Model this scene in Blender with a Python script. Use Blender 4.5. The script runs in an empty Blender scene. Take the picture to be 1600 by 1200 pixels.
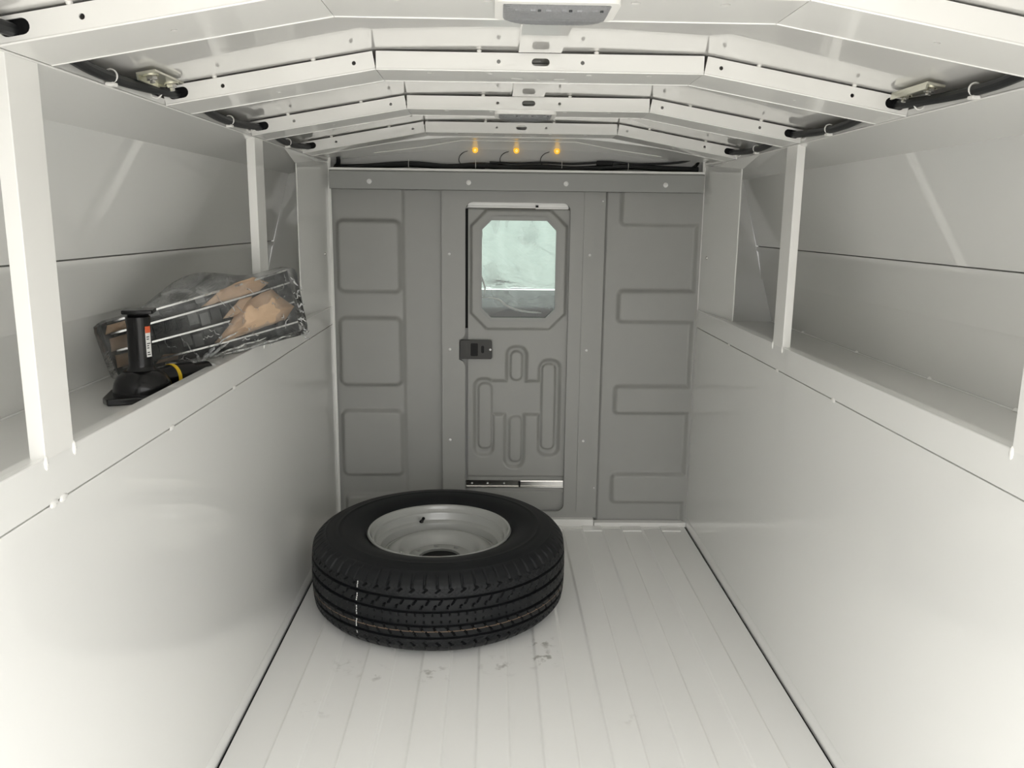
import bpy, bmesh, math, random
import numpy as np
from mathutils import Matrix, Vector, noise as mnoise

# ------------------------------------------------------------------ camera, world, exposure
scene = bpy.context.scene
COL = scene.collection
random.seed(4)

cam_data = bpy.data.cameras.new('camera')
cam_data.sensor_width = 36.0
cam_data.lens = 29.025
cam_data.clip_start = 0.02
cam = bpy.data.objects.new('camera', cam_data)
COL.objects.link(cam)
CR = ((0.9997217, -0.0074048, -0.0223968),
      (-0.0205240, 0.1949783, -0.9805928),
      (0.0116280, 0.9807796, 0.1947721))
M = Matrix.Identity(4)
for i in range(3):
    for j in range(3):
        M[i][j] = CR[i][j]
M.translation = (-0.08, 0.0, 1.16)
cam.matrix_world = M
scene.camera = cam

world = bpy.data.worlds.new('overcast_sky')
scene.world = world
world.use_nodes = True
wn = world.node_tree.nodes
wb = wn['Background']
wb.inputs['Color'].default_value = (1.0, 0.992, 0.975, 1)
# overcast sky: the zenith three times as bright as the horizon
wtc = wn.new('ShaderNodeTexCoord')
wsx = wn.new('ShaderNodeSeparateXYZ')
wmr = wn.new('ShaderNodeMapRange')
wmr.inputs['From Min'].default_value = 0.0
wmr.inputs['From Max'].default_value = 1.0
wmr.inputs['To Min'].default_value = 1.2
wmr.inputs['To Max'].default_value = 4.0
wl = world.node_tree.links
wl.new(wtc.outputs['Generated'], wsx.inputs[0])
wl.new(wsx.outputs['Z'], wmr.inputs['Value'])
wl.new(wmr.outputs['Result'], wb.inputs['Strength'])

scene.view_settings.view_transform = 'Standard'
scene.view_settings.look = 'None'
scene.view_settings.gamma = 1.0
scene.view_settings.use_curve_mapping = False
scene.view_settings.exposure = 0.64
scene.cycles.max_bounces = 16
scene.cycles.diffuse_bounces = 10
scene.cycles.glossy_bounces = 6
scene.cycles.transparent_max_bounces = 16
scene.cycles.caustics_reflective = True
scene.cycles.sample_clamp_indirect = 6.0

# ------------------------------------------------------------------ measures of the place (metres)
W = 0.672            # half width of the aisle
Y0 = 0.30            # open rear end of the body
Y1 = 3.05            # bulkhead
Z_SEAM, Z_LIP, Z_HEAD = 0.777, 0.843, 1.353
Z_SHELF = 0.80
BOW_Y = (1.045, 1.557, 2.09, 2.63)
BX, BZ = 0.294, 1.421   # bend of the bows
BH, BD = 0.031, 0.125   # face height, depth of the bows

# ------------------------------------------------------------------ materials
def mat(name, col, rough=0.5, metal=0.0, spec=0.5, noise=None, bump=None, coat=0.0, emit=None, estr=0.0):
    m = bpy.data.materials.new(name)
    m.use_nodes = True
    nt = m.node_tree
    b = nt.nodes['Principled BSDF']
    b.inputs['Base Color'].default_value = (*col, 1)
    b.inputs['Roughness'].default_value = rough
    b.inputs['Metallic'].default_value = metal
    b.inputs['Specular IOR Level'].default_value = spec
    b.inputs['Coat Weight'].default_value = coat
    b.inputs['Coat Roughness'].default_value = 0.02
    b.inputs['Coat IOR'].default_value = 1.65
    if emit:
        b.inputs['Emission Color'].default_value = (*emit, 1)
        b.inputs['Emission Strength'].default_value = estr
    if noise or bump:
        tc = nt.nodes.new('ShaderNodeTexCoord')
    if noise:
        sc, amt = noise
        n = nt.nodes.new('ShaderNodeTexNoise')
        n.inputs['Scale'].default_value = sc
        n.inputs['Detail'].default_value = 4
        nt.links.new(tc.outputs['Object'], n.inputs['Vector'])
        mx = nt.nodes.new('ShaderNodeMix')
        mx.data_type = 'RGBA'
        mx.inputs[6].default_value = (*[c * (1 - amt) for c in col], 1)
        mx.inputs[7].default_value = (*[min(1, c * (1 + amt)) for c in col], 1)
        nt.links.new(n.outputs['Fac'], mx.inputs[0])
        nt.links.new(mx.outputs[2], b.inputs['Base Color'])
    if bump:
        sc, st, dist = bump
        n = nt.nodes.new('ShaderNodeTexNoise')
        n.inputs['Scale'].default_value = sc
        n.inputs['Detail'].default_value = 3
        nt.links.new(tc.outputs['Object'], n.inputs['Vector'])
        bp = nt.nodes.new('ShaderNodeBump')
        bp.inputs['Strength'].default_value = st
        bp.inputs['Distance'].default_value = dist
        nt.links.new(n.outputs['Fac'], bp.inputs['Height'])
        nt.links.new(bp.outputs['Normal'], b.inputs['Normal'])
    return m

PAINT = (0.845, 0.845, 0.825)
MT = {}
MT['wall'] = mat('white_wall_paint', PAINT, 0.3, spec=0.4, coat=1.0)
MT['paint'] = mat('white_frame_paint', (0.845, 0.84, 0.815), 0.3, spec=0.4, coat=0.7)
MT['roof'] = mat('glossy_white_roof_paint', (0.81, 0.80, 0.775), 0.2, spec=0.4, coat=1.0)
MT['locker'] = mat('locker_paint', (0.78, 0.78, 0.76), 0.3, spec=0.4, coat=1.0)
MT['plastic'] = mat('grey_bulkhead_plastic', (0.355, 0.356, 0.340), 0.38, noise=(14, 0.03), bump=(700, 0.08, 0.0006))
MT['grey_rail'] = mat('grey_header_paint', (0.33, 0.335, 0.322), 0.35)
MT['rubber'] = mat('black_rubber', (0.012, 0.013, 0.014), 0.5, bump=(300, 0.1, 0.0004))
MT['black'] = mat('black_plastic', (0.004, 0.004, 0.0045), 0.45, spec=0.2)
MT['gloss_black'] = mat('gloss_black_enamel', (0.004, 0.004, 0.0045), 0.16, spec=0.35)
MT['latch'] = mat('dark_grey_latch', (0.062, 0.061, 0.058), 0.45, spec=0.3)
MT['zinc'] = mat('zinc_steel', (0.72, 0.71, 0.68), 0.22, metal=1.0)
MT['rivet'] = mat('bright_rivet', (0.88, 0.88, 0.87), 0.2, metal=0.0)
MT['yellow_zinc'] = mat('yellow_zinc', (0.74, 0.73, 0.63), 0.28, metal=0.9)
MT['white'] = mat('white_nylon', (0.85, 0.84, 0.81), 0.4)
MT['amber'] = mat('amber_lens', (0.9, 0.45, 0.02), 0.3, emit=(1.0, 0.55, 0.03), estr=0.42)  # emission stands in for daylight coming through the lens
MT['amber_core'] = mat('amber_core', (1.0, 0.75, 0.25), 0.3, emit=(1.0, 0.80, 0.28), estr=0.7)  # brighter middle of the daylight glow, put in as emission
MT['rim'] = mat('grey_wheel_paint', (0.36, 0.365, 0.35), 0.2, coat=0.6)
MT['yellow'] = mat('yellow_band', (0.75, 0.5, 0.02), 0.45)
MT['red'] = mat('orange_red_print', (0.7, 0.12, 0.04), 0.5)
MT['label'] = mat('white_label', (0.8, 0.8, 0.78), 0.5)
MT['card'] = mat('brown_cardboard', (0.52, 0.37, 0.25), 0.75, noise=(25, 0.12), bump=(40, 0.3, 0.003))
MT['chrome'] = mat('chrome_strip', (0.8, 0.8, 0.8), 0.16, metal=1.0)
MT['grille'] = mat('dark_grille_plastic', (0.03, 0.032, 0.034), 0.35, noise=(30, 0.5))
MT['grille_grey'] = mat('grey_grille_insert', (0.16, 0.165, 0.165), 0.4, noise=(60, 0.4))
MT['dash'] = mat('dark_dashboard', (0.05, 0.055, 0.06), 0.6)
MT['cab'] = mat('cab_liner', (0.5, 0.5, 0.49), 0.7)
MT['facade'] = mat('pale_green_render', (0.36, 0.385, 0.37), 0.9, noise=(.6, .12))  # for the added wall outside, toned to dim the view
MT['concrete'] = mat('pale_concrete', (0.50, 0.49, 0.465), 0.9, noise=(1.5, 0.1))

def floor_material():
    m = mat('white_floor_paint', (0.80, 0.795, 0.775), 0.24)
    nt = m.node_tree
    b = nt.nodes['Principled BSDF']
    tc = nt.nodes.new('ShaderNodeTexCoord')
    n = nt.nodes.new('ShaderNodeTexNoise')
    n.inputs['Scale'].default_value = 34
    n.inputs['Detail'].default_value = 5
    nt.links.new(tc.outputs['Object'], n.inputs['Vector'])
    total = None
    # scuff marks rubbed in where the tyre was dragged
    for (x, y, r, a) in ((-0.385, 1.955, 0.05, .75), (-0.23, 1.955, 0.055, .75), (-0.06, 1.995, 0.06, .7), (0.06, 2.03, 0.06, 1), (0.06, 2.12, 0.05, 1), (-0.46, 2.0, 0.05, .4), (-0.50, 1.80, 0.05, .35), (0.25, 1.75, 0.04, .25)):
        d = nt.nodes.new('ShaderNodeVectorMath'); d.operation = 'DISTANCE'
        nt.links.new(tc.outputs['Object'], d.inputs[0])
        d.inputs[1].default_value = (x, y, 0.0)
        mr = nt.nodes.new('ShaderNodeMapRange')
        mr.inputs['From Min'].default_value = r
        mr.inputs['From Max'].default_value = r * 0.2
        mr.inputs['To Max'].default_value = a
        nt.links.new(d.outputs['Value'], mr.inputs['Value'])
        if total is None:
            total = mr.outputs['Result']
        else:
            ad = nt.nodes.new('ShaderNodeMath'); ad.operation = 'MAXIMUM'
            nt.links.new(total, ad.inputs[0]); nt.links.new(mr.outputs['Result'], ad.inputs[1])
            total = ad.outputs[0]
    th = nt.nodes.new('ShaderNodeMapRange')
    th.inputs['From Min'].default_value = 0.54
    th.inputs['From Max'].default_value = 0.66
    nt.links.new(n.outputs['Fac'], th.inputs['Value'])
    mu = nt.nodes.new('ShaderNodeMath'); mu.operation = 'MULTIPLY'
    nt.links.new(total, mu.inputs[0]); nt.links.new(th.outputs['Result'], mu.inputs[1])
    # faint general grime
    n2 = nt.nodes.new('ShaderNodeTexNoise')
    n2.inputs['Scale'].default_value = 3.0
    n2.inputs['Detail'].default_value = 6
    nt.links.new(tc.outputs['Object'], n2.inputs['Vector'])
    mx0 = nt.nodes.new('ShaderNodeMix'); mx0.data_type = 'RGBA'
    mx0.inputs[6].default_value = (0.875, 0.873, 0.855, 1)
    mx0.inputs[7].default_value = (0.835, 0.83, 0.81, 1)
    nt.links.new(n2.outputs['Fac'], mx0.inputs[0])
    mx = nt.nodes.new('ShaderNodeMix'); mx.data_type = 'RGBA'
    nt.links.new(mu.outputs[0], mx.inputs[0])
    nt.links.new(mx0.outputs[2], mx.inputs[6])
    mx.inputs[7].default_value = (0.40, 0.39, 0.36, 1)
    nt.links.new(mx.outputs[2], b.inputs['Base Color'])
    return m
MT['floor'] = floor_material()

def film_material(name, white, gloss, rough=0.12, scale=18, tint=(1, 1, 1)):
    m = bpy.data.materials.new(name); m.use_nodes = True
    nt = m.node_tree; nt.nodes.clear()
    out = nt.nodes.new('ShaderNodeOutputMaterial')
    tr = nt.nodes.new('ShaderNodeBsdfTransparent')
    tr.inputs['Color'].default_value = (*tint, 1)
    gl = nt.nodes.new('ShaderNodeBsdfGlossy'); gl.inputs['Roughness'].default_value = rough
    df = nt.nodes.new('ShaderNodeBsdfTranslucent'); df.inputs['Color'].default_value = (.85, .87, .87, 1)
    d2 = nt.nodes.new('ShaderNodeBsdfDiffuse'); d2.inputs['Color'].default_value = (.85, .87, .87, 1)
    tc = nt.nodes.new('ShaderNodeTexCoord')
    n = nt.nodes.new('ShaderNodeTexNoise')
    n.inputs['Scale'].default_value = scale; n.inputs['Detail'].default_value = 6
    n.inputs['Distortion'].default_value = 1.6
    nt.links.new(tc.outputs['Object'], n.inputs['Vector'])
    bp = nt.nodes.new('ShaderNodeBump'); bp.inputs['Strength'].default_value = 0.7; bp.inputs['Distance'].default_value = 0.01
    nt.links.new(n.outputs['Fac'], bp.inputs['Height'])
    for s in (gl, df, d2):
        nt.links.new(bp.outputs['Normal'], s.inputs['Normal'])
    mA = nt.nodes.new('ShaderNodeMixShader'); mA.inputs[0].default_value = 0.5
    nt.links.new(df.outputs[0], mA.inputs[1]); nt.links.new(d2.outputs[0], mA.inputs[2])
    mB = nt.nodes.new('ShaderNodeMixShader')
    cr = nt.nodes.new('ShaderNodeMapRange')
    cr.inputs['From Min'].default_value = 0.45; cr.inputs['From Max'].default_value = 0.75
    cr.inputs['To Min'].default_value = white * 0.4; cr.inputs['To Max'].default_value = white * 2.2
    nt.links.new(n.outputs['Fac'], cr.inputs['Value'])
    nt.links.new(cr.outputs['Result'], mB.inputs[0])
    nt.links.new(tr.outputs[0], mB.inputs[1]); nt.links.new(mA.outputs[0], mB.inputs[2])
    mC = nt.nodes.new('ShaderNodeMixShader')
    lw = nt.nodes.new('ShaderNodeFresnel'); lw.inputs['IOR'].default_value = 1.45
    nt.links.new(bp.outputs['Normal'], lw.inputs['Normal'])
    mm = nt.nodes.new('ShaderNodeMath'); mm.operation = 'MULTIPLY_ADD'
    mm.inputs[1].default_value = 1.0; mm.inputs[2].default_value = gloss; mm.use_clamp = True
    nt.links.new(lw.outputs[0], mm.inputs[0])
    nt.links.new(mm.outputs[0], mC.inputs[0])
    nt.links.new(mB.outputs[0], mC.inputs[1]); nt.links.new(gl.outputs[0], mC.inputs[2])
    nt.links.new(mC.outputs[0], out.inputs['Surface'])
    return m
MT['film'] = film_material('cling_film', 0.09, 0.05)
MT['film_top'] = film_material('loose_cling_film', 0.26, 0.08, 0.22, 7)
MT['sheet'] = film_material('milky_plastic_sheet', 0.30, 0.02, 0.3, 4)
MT['pane'] = film_material('clear_pane', 0.0, 0.0, 0.02, 2, (0.96, 0.98, 0.975))
MT['tint_pane'] = film_material('green_tinted_pane', 0.02, 0.0, 0.02, 2, (0.86, 0.93, 0.90))
MT['lens'] = film_material('clear_ribbed_lens', 0.07, 0.02, 0.25, 300, (0.95, 0.96, 1.0))

def tyre_material():
    m = mat('tyre_rubber', (0.011, 0.012, 0.0135), 0.5, spec=0.3)
    nt = m.node_tree; b = nt.nodes['Principled BSDF']
    tc = nt.nodes.new('ShaderNodeTexCoord')
    sx = nt.nodes.new('ShaderNodeSeparateXYZ')
    nt.links.new(tc.outputs['Object'], sx.inputs[0])
    # brownish moulding stripe printed round one rib
    d = nt.nodes.new('ShaderNodeMath'); d.operation = 'SUBTRACT'; d.inputs[1].default_value = 0.0835
    nt.links.new(sx.outputs['Z'], d.inputs[0])
    ab = nt.nodes.new('ShaderNodeMath'); ab.operation = 'ABSOLUTE'
    nt.links.new(d.outputs[0], ab.inputs[0])
    lt = nt.nodes.new('ShaderNodeMapRange')
    lt.inputs['From Min'].default_value = 0.0013; lt.inputs['From Max'].default_value = 0.0006
    nt.links.new(ab.outputs[0], lt.inputs['Value'])
    cx = nt.nodes.new('ShaderNodeVectorMath'); cx.operation = 'MULTIPLY'; cx.inputs[1].default_value = (1, 1, 0)
    nt.links.new(tc.outputs['Object'], cx.inputs[0])
    ln = nt.nodes.new('ShaderNodeVectorMath'); ln.operation = 'LENGTH'
    nt.links.new(cx.outputs[0], ln.inputs[0])
    g = nt.nodes.new('ShaderNodeMath'); g.operation = 'GREATER_THAN'; g.inputs[1].default_value = 0.379
    nt.links.new(ln.outputs['Value'], g.inputs[0])
    mu = nt.nodes.new('ShaderNodeMath'); mu.operation = 'MULTIPLY'
    nt.links.new(lt.outputs['Result'], mu.inputs[0]); nt.links.new(g.outputs[0], mu.inputs[1])
    n = nt.nodes.new('ShaderNodeTexNoise'); n.inputs['Scale'].default_value = 9; n.inputs['Detail'].default_value = 5
    nt.links.new(tc.outputs['Object'], n.inputs['Vector'])
    mx0 = nt.nodes.new('ShaderNodeMix'); mx0.data_type = 'RGBA'
    mx0.inputs[6].default_value = (0.0045, 0.0055, 0.007, 1); mx0.inputs[7].default_value = (0.010, 0.0108, 0.012, 1)
    nt.links.new(n.outputs['Fac'], mx0.inputs[0])
    mx = nt.nodes.new('ShaderNodeMix'); mx.data_type = 'RGBA'
    nt.links.new(mu.outputs[0], mx.inputs[0]); nt.links.new(mx0.outputs[2], mx.inputs[6])
    mx.inputs[7].default_value = (0.22, 0.15, 0.10, 1)
    nt.links.new(mx.outputs[2], b.inputs['Base Color'])
    return m
MT['tyre'] = tyre_material()

# ------------------------------------------------------------------ mesh helpers
class MB:
    def __init__(s):
        s.v = []; s.f = []
    def add(s, vs, fs):
        o = len(s.v)
        s.v += [tuple(p) for p in vs]
        s.f += [tuple(i + o for i in f) for f in fs]
        return s
    def box(s, x0, x1, y0, y1, z0, z1):
        vs = [(x, y, z) for x in (x0, x1) for y in (y0, y1) for z in (z0, z1)]
        return s.add(vs, [(0, 1, 3, 2), (4, 6, 7, 5), (0, 4, 5, 1), (2, 3, 7, 6), (0, 2, 6, 4), (1, 5, 7, 3)])
    def obox(s, c, ax, ay, az):
        c = Vector(c); ax = Vector(ax); ay = Vector(ay); az = Vector(az)
        vs = [c + i * ax + j * ay + k * az for i in (-1, 1) for j in (-1, 1) for k in (-1, 1)]
        return s.add(vs, [(0, 1, 3, 2), (4, 6, 7, 5), (0, 4, 5, 1), (2, 3, 7, 6), (0, 2, 6, 4), (1, 5, 7, 3)])
    def prism(s, poly, axis, a, b):
        """closed 2D polygon carried from a to b along an axis; 'y': poly is (x,z); 'z': (x,y); 'x': (y,z)"""
        n = len(poly)
        def P(p, t):
            return {'y': (p[0], t, p[1]), 'z': (p[0], p[1], t), 'x': (t, p[0], p[1])}[axis]
        vs = [P(p, a) for p in poly] + [P(p, b) for p in poly]
        fs = [tuple(range(n))[::-1], tuple(range(n, 2 * n))] + [(i, (i + 1) % n, n + (i + 1) % n, n + i) for i in range(n)]
        return s.add(vs, fs)
    def tube(s, path, r, n=10, cap=True):
        path = [Vector(p) for p in path]
        m = len(path)
        rs = r if hasattr(r, '__len__') else [r] * m
        t0 = (path[1] - path[0]).normalized()
        ref = Vector((0, 0, 1)) if abs(t0.z) < 0.9 else Vector((1, 0, 0))
        u = t0.cross(ref).normalized()
        vs = []
        for i, p in enumerate(path):
            t = (path[min(i + 1, m - 1)] - path[max(i - 1, 0)]).normalized()
            u = (u - t * u.dot(t)).normalized()
            w = t.cross(u)
            for k in range(n):
                a = 2 * math.pi * k / n
                vs.append(p + rs[i] * (math.cos(a) * u + math.sin(a) * w))
        fs = []
        for i in range(m - 1):
            for k in range(n):
                k2 = (k + 1) % n
                fs.append((i * n + k, i * n + k2, (i + 1) * n + k2, (i + 1) * n + k))
        if cap:
            fs.append(tuple(range(n))[::-1]); fs.append(tuple(range((m - 1) * n, m * n)))
        return s.add(vs, fs)
    def lathe(s, prof, c=(0, 0, 0), n=48, closed=False):
        m = len(prof)
        vs = [(c[0] + r * math.cos(2 * math.pi * k / n), c[1] + r * math.sin(2 * math.pi * k / n), c[2] + z) for (r, z) in prof for k in range(n)]
        fs = []
        for i in range(m if closed else m - 1):
            j = (i + 1) % m
            for k in range(n):
                k2 = (k + 1) % n
                fs.append((i * n + k, i * n + k2, j * n + k2, j * n + k))
        return s.add(vs, fs)
    def grid(s, P):
        """P: 2D list of points"""
        h, w = len(P), len(P[0])
        return s.add([p for row in P for p in row], [(i * w + j, i * w + j + 1, (i + 1) * w + j + 1, (i + 1) * w + j) for i in range(h - 1) for j in range(w - 1)])
    def build(s, name, m, parent=None, smooth=35, loc=None, bevel=None):
        me = bpy.data.meshes.new(name)
        me.from_pydata(s.v, [], s.f)
        bm = bmesh.new(); bm.from_mesh(me)
        bmesh.ops.recalc_face_normals(bm, faces=bm.faces)
        bm.to_mesh(me); bm.free()
        me.materials.append(MT[m])
        ob = bpy.data.objects.new(name, me)
        COL.objects.link(ob)
        if smooth:
            me.polygons.foreach_set('use_smooth', [True] * len(me.polygons))
            me.set_sharp_from_angle(angle=math.radians(smooth))
        if parent is not None:
            ob.parent = parent
        if loc:
            ob.location = loc
        if bevel:
            bv = ob.modifiers.new('bevel', 'BEVEL'); bv.width = bevel; bv.segments = 2
            bv.harden_normals = True; bv.limit_method = 'ANGLE'; bv.angle_limit = math.radians(40)
        return ob

def empty(name, loc=(0, 0, 0), rz=0.0):
    o = bpy.data.objects.new(name, None)
    COL.objects.link(o)
    o.location = loc; o.rotation_euler = (0, 0, rz)
    o.empty_display_size = 0.05
    return o
def tag(o, label, cat, group=None):
    o['label'] = label; o['category'] = cat
    if group: o['group'] = group
    return o
def struct(o, label=None):
    o['kind'] = 'structure'
    if label: o['label'] = label
    return o
def copy_part(ob, parent, loc=None, rot=None):
    c = ob.copy(); COL.objects.link(c); c.parent = parent
    if loc is not None: c.location = loc
    if rot is not None: c.rotation_euler = rot
    return c

def plate(outer, holes, t):
    """flat plate with holes: verts in (u, v, +-t/2), faces"""
    cu = bpy.data.curves.new('tmp', 'CURVE'); cu.dimensions = '2D'; cu.fill_mode = 'BOTH'; cu.extrude = t / 2
    for lp in [outer] + list(holes):
        sp = cu.splines.new('POLY'); sp.points.add(len(lp) - 1)
        for p, q in zip(sp.points, lp): p.co = (q[0], q[1], 0, 1)
        sp.use_cyclic_u = True
    ob = bpy.data.objects.new('tmp', cu); COL.objects.link(ob)
    dg = bpy.context.evaluated_depsgraph_get()
    me = bpy.data.meshes.new_from_object(ob.evaluated_get(dg))
    vs = [tuple(v.co) for v in me.vertices]; fs = [tuple(p.vertices) for p in me.polygons]
    bpy.data.objects.remove(ob); bpy.data.curves.remove(cu); bpy.data.meshes.remove(me)
    return vs, fs
def circ(x, y, r, n=16):
    return [(x + r * math.cos(2 * math.pi * k / n), y + r * math.sin(2 * math.pi * k / n)) for k in range(n)]
def slot(x, y, hl, r, n=8):
    a = [(x + hl - r + r * math.cos(-math.pi / 2 + math.pi * k / n), y + r * math.sin(-math.pi / 2 + math.pi * k / n)) for k in range(n + 1)]
    b = [(x - hl + r + r * math.cos(math.pi / 2 + math.pi * k / n), y + r * math.sin(math.pi / 2 + math.pi * k / n)) for k in range(n + 1)]
    return a + b
def rrect(x0, x1, y0, y1, r, n=6):
    rs = r if hasattr(r, '__len__') else (r,) * 4   # order: bl, br, tr, tl
    out = []
    for (cx, cy, a0, rr) in ((x0 + rs[0], y0 + rs[0], math.pi, rs[0]), (x1 - rs[1], y0 + rs[1], 1.5 * math.pi, rs[1]), (x1 - rs[2], y1 - rs[2], 0, rs[2]), (x0 + rs[3], y1 - rs[3], .5 * math.pi, rs[3])):
        for k in range(n + 1):
            a = a0 + .5 * math.pi * k / n
            out.append((cx + rr * math.cos(a), cy + rr * math.sin(a)))
    return out
def octagon(x0, x1, z0, z1, c):
    return [(x0 + c, z0), (x1 - c, z0), (x1, z0 + c), (x1, z1 - c), (x1 - c, z1), (x0 + c, z1), (x0, z1 - c), (x0, z0 + c)]

# ================================================================== THE SETTING
# ---- floor: pressed ribs along the truck
xs = []
h0 = 0.0
prof = [(-W + 0.006, 0.0)]
edges = [0.0375 + 0.0755 * k for k in range(8)]
alledges = sorted([-e for e in edges] + edges)
hi = True
prof = [(-W + 0.009, 0.0)]
state = 0
for e in alledges:
    a, b = (0.0, 0.006) if state == 0 else (0.006, 0.0)
    prof += [(e - 0.0045, a), (e - 0.002, a + (b - a) * .2), (e + 0.002, a + (b - a) * .8), (e + 0.0045, b)]
    state ^= 1
prof += [(W - 0.009, 0.0)]
rows = []
ylist = [Y0, Y1 - 0.075, Y1 - 0.05, Y1 + 0.02]
for i, y in enumerate(ylist):
    k = 1.0 if i < 2 else 0.0
    rows.append([(x, y, z * k) for x, z in prof])
floor = MB().grid(rows).build('floor', 'floor', smooth=9)
struct(floor)
MB().box(-0.97, 0.97, Y0, Y1 + 0.02, -0.05, -0.006).build('floor_underlay', 'wall', floor)
for s_ in (-1, 1):
    xx = sorted((s_ * (W - .0095), s_ * (W - .0035)))
    MB().box(xx[0], xx[1], Y0, Y1 - .004, -.006, -.003).build('gap_seal', 'black', floor)  # black strip laid in the open floor joint to paint its shade
fl = MB()
fl.box(-W + .004, 0.31, Y1 - 0.035, Y1 - 0.002, 0, 0.03).build('sill_flange', 'paint', floor, bevel=.002)
MB().box(0.312, W - .004, Y1 - 0.035, Y1 - 0.002, 0, 0.018).build('sill_flange', 'paint', floor, bevel=.002)
for k in range(4):
    x = 0.15 + k * 0.151
    MB().box(x - 0.037, x + 0.037, Y1 - 0.085, Y1 - 0.036, 0.0, 0.0065).build('rib_end', 'paint', floor, bevel=.003)

# ---- side walls
OUT = [(0.957, 0.80), (0.911, 0.957)]           # lower outer skin
MID = [(0.906, 0.957), (0.888, 1.055), (0.879, 1.064), (0.879, 1.075)]
UP = [(0.880, 1.078), (0.815, 1.312)]
def offset_prism(mb, pts, t, side, a, b):
    """thin skin from a profile, thickened outwards"""
    p = [(side * x, z) for x, z in pts] + [(side * (x + t), z + t * .2) for x, z in reversed(pts)]
    mb.prism(p, 'y', a, b)
    return mb

for side, nm in ((-1, 'left'), (1, 'right')):
    w = struct(empty('wall_' + nm, (side * W, Y0, 0)))
    bpy.context.view_layer.update()
    def part(mb, name, m='wall', bevel=None, smooth=35, par=None):
        mb.v = [(x - side * W, y - Y0, z) for x, y, z in mb.v]
        return mb.build(name, m, par or w, smooth, bevel=bevel)
    s = side
    xa, xb = sorted((s * W, s * (W + 0.012)))
    part(MB().box(xa, xb, Y0, Y1, 0.004, Z_SEAM - 0.0007), 'lower_panel', 'wall', bevel=.001)
    # folded hem along the floor
    hp = [(s * W, 0.0015), (s * (W - .0035), 0.0015), (s * (W - .0035), 0.030), (s * (W), 0.036)]
    part(MB().prism(hp, 'y', Y0, Y1 - 0.004), 'hem', 'wall')
    # rail with turned lip
    part(MB().box(xa, xb, Y0, Y1, Z_SEAM + 0.0007, Z_LIP), 'rail', 'wall', bevel=.0025)
    xl = sorted((s * (W + .011), s * (W + .026)))
    part(MB().box(xl[0], xl[1], Y0, Y1, Z_LIP - .004, Z_LIP - .0005), 'lip', 'wall')
    # shelf of the locker
    sx_ = sorted((s * (W + .012), s * 0.957))
    part(MB().box(sx_[0], sx_[1], Y0, Y1, Z_SHELF - .01, Z_SHELF), 'shelf', 'locker')
    part(offset_prism(MB(), OUT, .012, s, Y0, Y1), 'outer_panel', 'locker', smooth=20)
    part(offset_prism(MB(), MID, .012, s, Y0, Y1), 'outer_panel', 'locker', smooth=50)
    part(offset_prism(MB(), UP, .012, s, Y0, Y1), 'lid_panel', 'locker')
    BK = [(.957, .79), (.911, .953), (.905, .957), (.888, 1.055), (.879, 1.07), (.815, 1.325), (.80, 1.36)]
    part(offset_prism(MB(), [(x + .013, z) for x, z in BK], .01, s, Y0, Y1 + .01), 'backing', 'latch')
    o_ = sorted((s * 0.957, s * 0.972))
    part(MB().box(o_[0], o_[1], Y0, Y1, -0.02, 0.81), 'skirt', 'locker')
    # bead along the shelf joint with weld tacks
    part(MB().tube([(s * .954, Y0, Z_SHELF + .001), (s * .954, Y1, Z_SHELF + .001)], .003, 6), 'seam_bead', 'locker')
    for y in (1.38, 1.57, 1.9, 2.3, 2.72):
        part(MB().lathe([(0.0005, .006), (.004, .004), (.006, 0)], (s * .952, y, Z_SHELF + .002), 8), 'weld_tack', 'paint')
    # locker end panel
    e_ = [(W, .80), (.957, .80), (.911, .953), (.906, .957), (.879, 1.07), (.815, 1.315), (W, 1.356)]
    part(MB().prism([(s * x, z) for x, z in e_], 'y', Y1 - .004, Y1 + .01), 'end_panel', 'locker')
    part(MB().box(min(s * W, s * .96), max(s * W, s * .96), Y1, Y1 + .01, 0, .8), 'end_panel', 'locker')
    re_ = [(W + .001, .0), (.971, .0), (.971, .80), (.924, .957), (.892, 1.07), (.828, 1.315), (.83, 1.36), (W + .001, 1.36)]
    part(MB().prism([(s * x, z) for x, z in re_], 'y', Y0 - .02, Y0 - .001), 'rear_frame', 'paint', bevel=.004)
    # angled closing panel between bulkhead and opening
    c0 = Vector((s * .676, Y1 - .012)); c1 = Vector((s * .708, 2.70))
    d_ = (c1 - c0).normalized(); n_ = Vector((d_.y, -d_.x)) * (s * -.002)
    q = [c0, c1, c1 - n_, c0 - n_]
    part(MB().prism([(p.x, p.y) for p in q], 'z', Z_LIP - .003, 1.40).add(*[[], []]), 'closing_panel', 'wall')
    part(MB().tube([c1.to_3d() + Vector((0, 0, Z_LIP)), c1.to_3d() + Vector((0, 0, 1.34))], .0018, 6), 'folded_edge', 'paint')
    part(MB().box(min(s * .664, s * .677), max(s * .664, s * .677), Y1 - .014, Y1 - .010, .03, 1.40), 'corner_flange', 'paint')
    sc = part(MB().lathe([(.0005, .004), (.005, .003), (.006, 0)], (0, 0, 0), 12), 'screw', 'zinc')
    sc.rotation_euler = (0, -s * math.pi / 2, 0); sc.location = (s * (.680 - W), 2.97 - Y0, 1.035)
    sc.data.transform(Matrix.Translation((s * W, Y0, 0)))
    # header: sloping soffit, inner lip, gusset
    so = [(W, Z_HEAD), (.815, 1.312), (.82, 1.318), (W, Z_HEAD + .006)]
    part(MB().prism([(s * x, z) for x, z in so], 'y', Y0, Y1), 'soffit', 'locker')
    xl = sorted((s * (W - .001), s * (W + .001)))
    part(MB().box(xl[0], xl[1], Y0, 2.80, Z_HEAD, Z_HEAD + .012), 'header_lip', 'paint')
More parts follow.
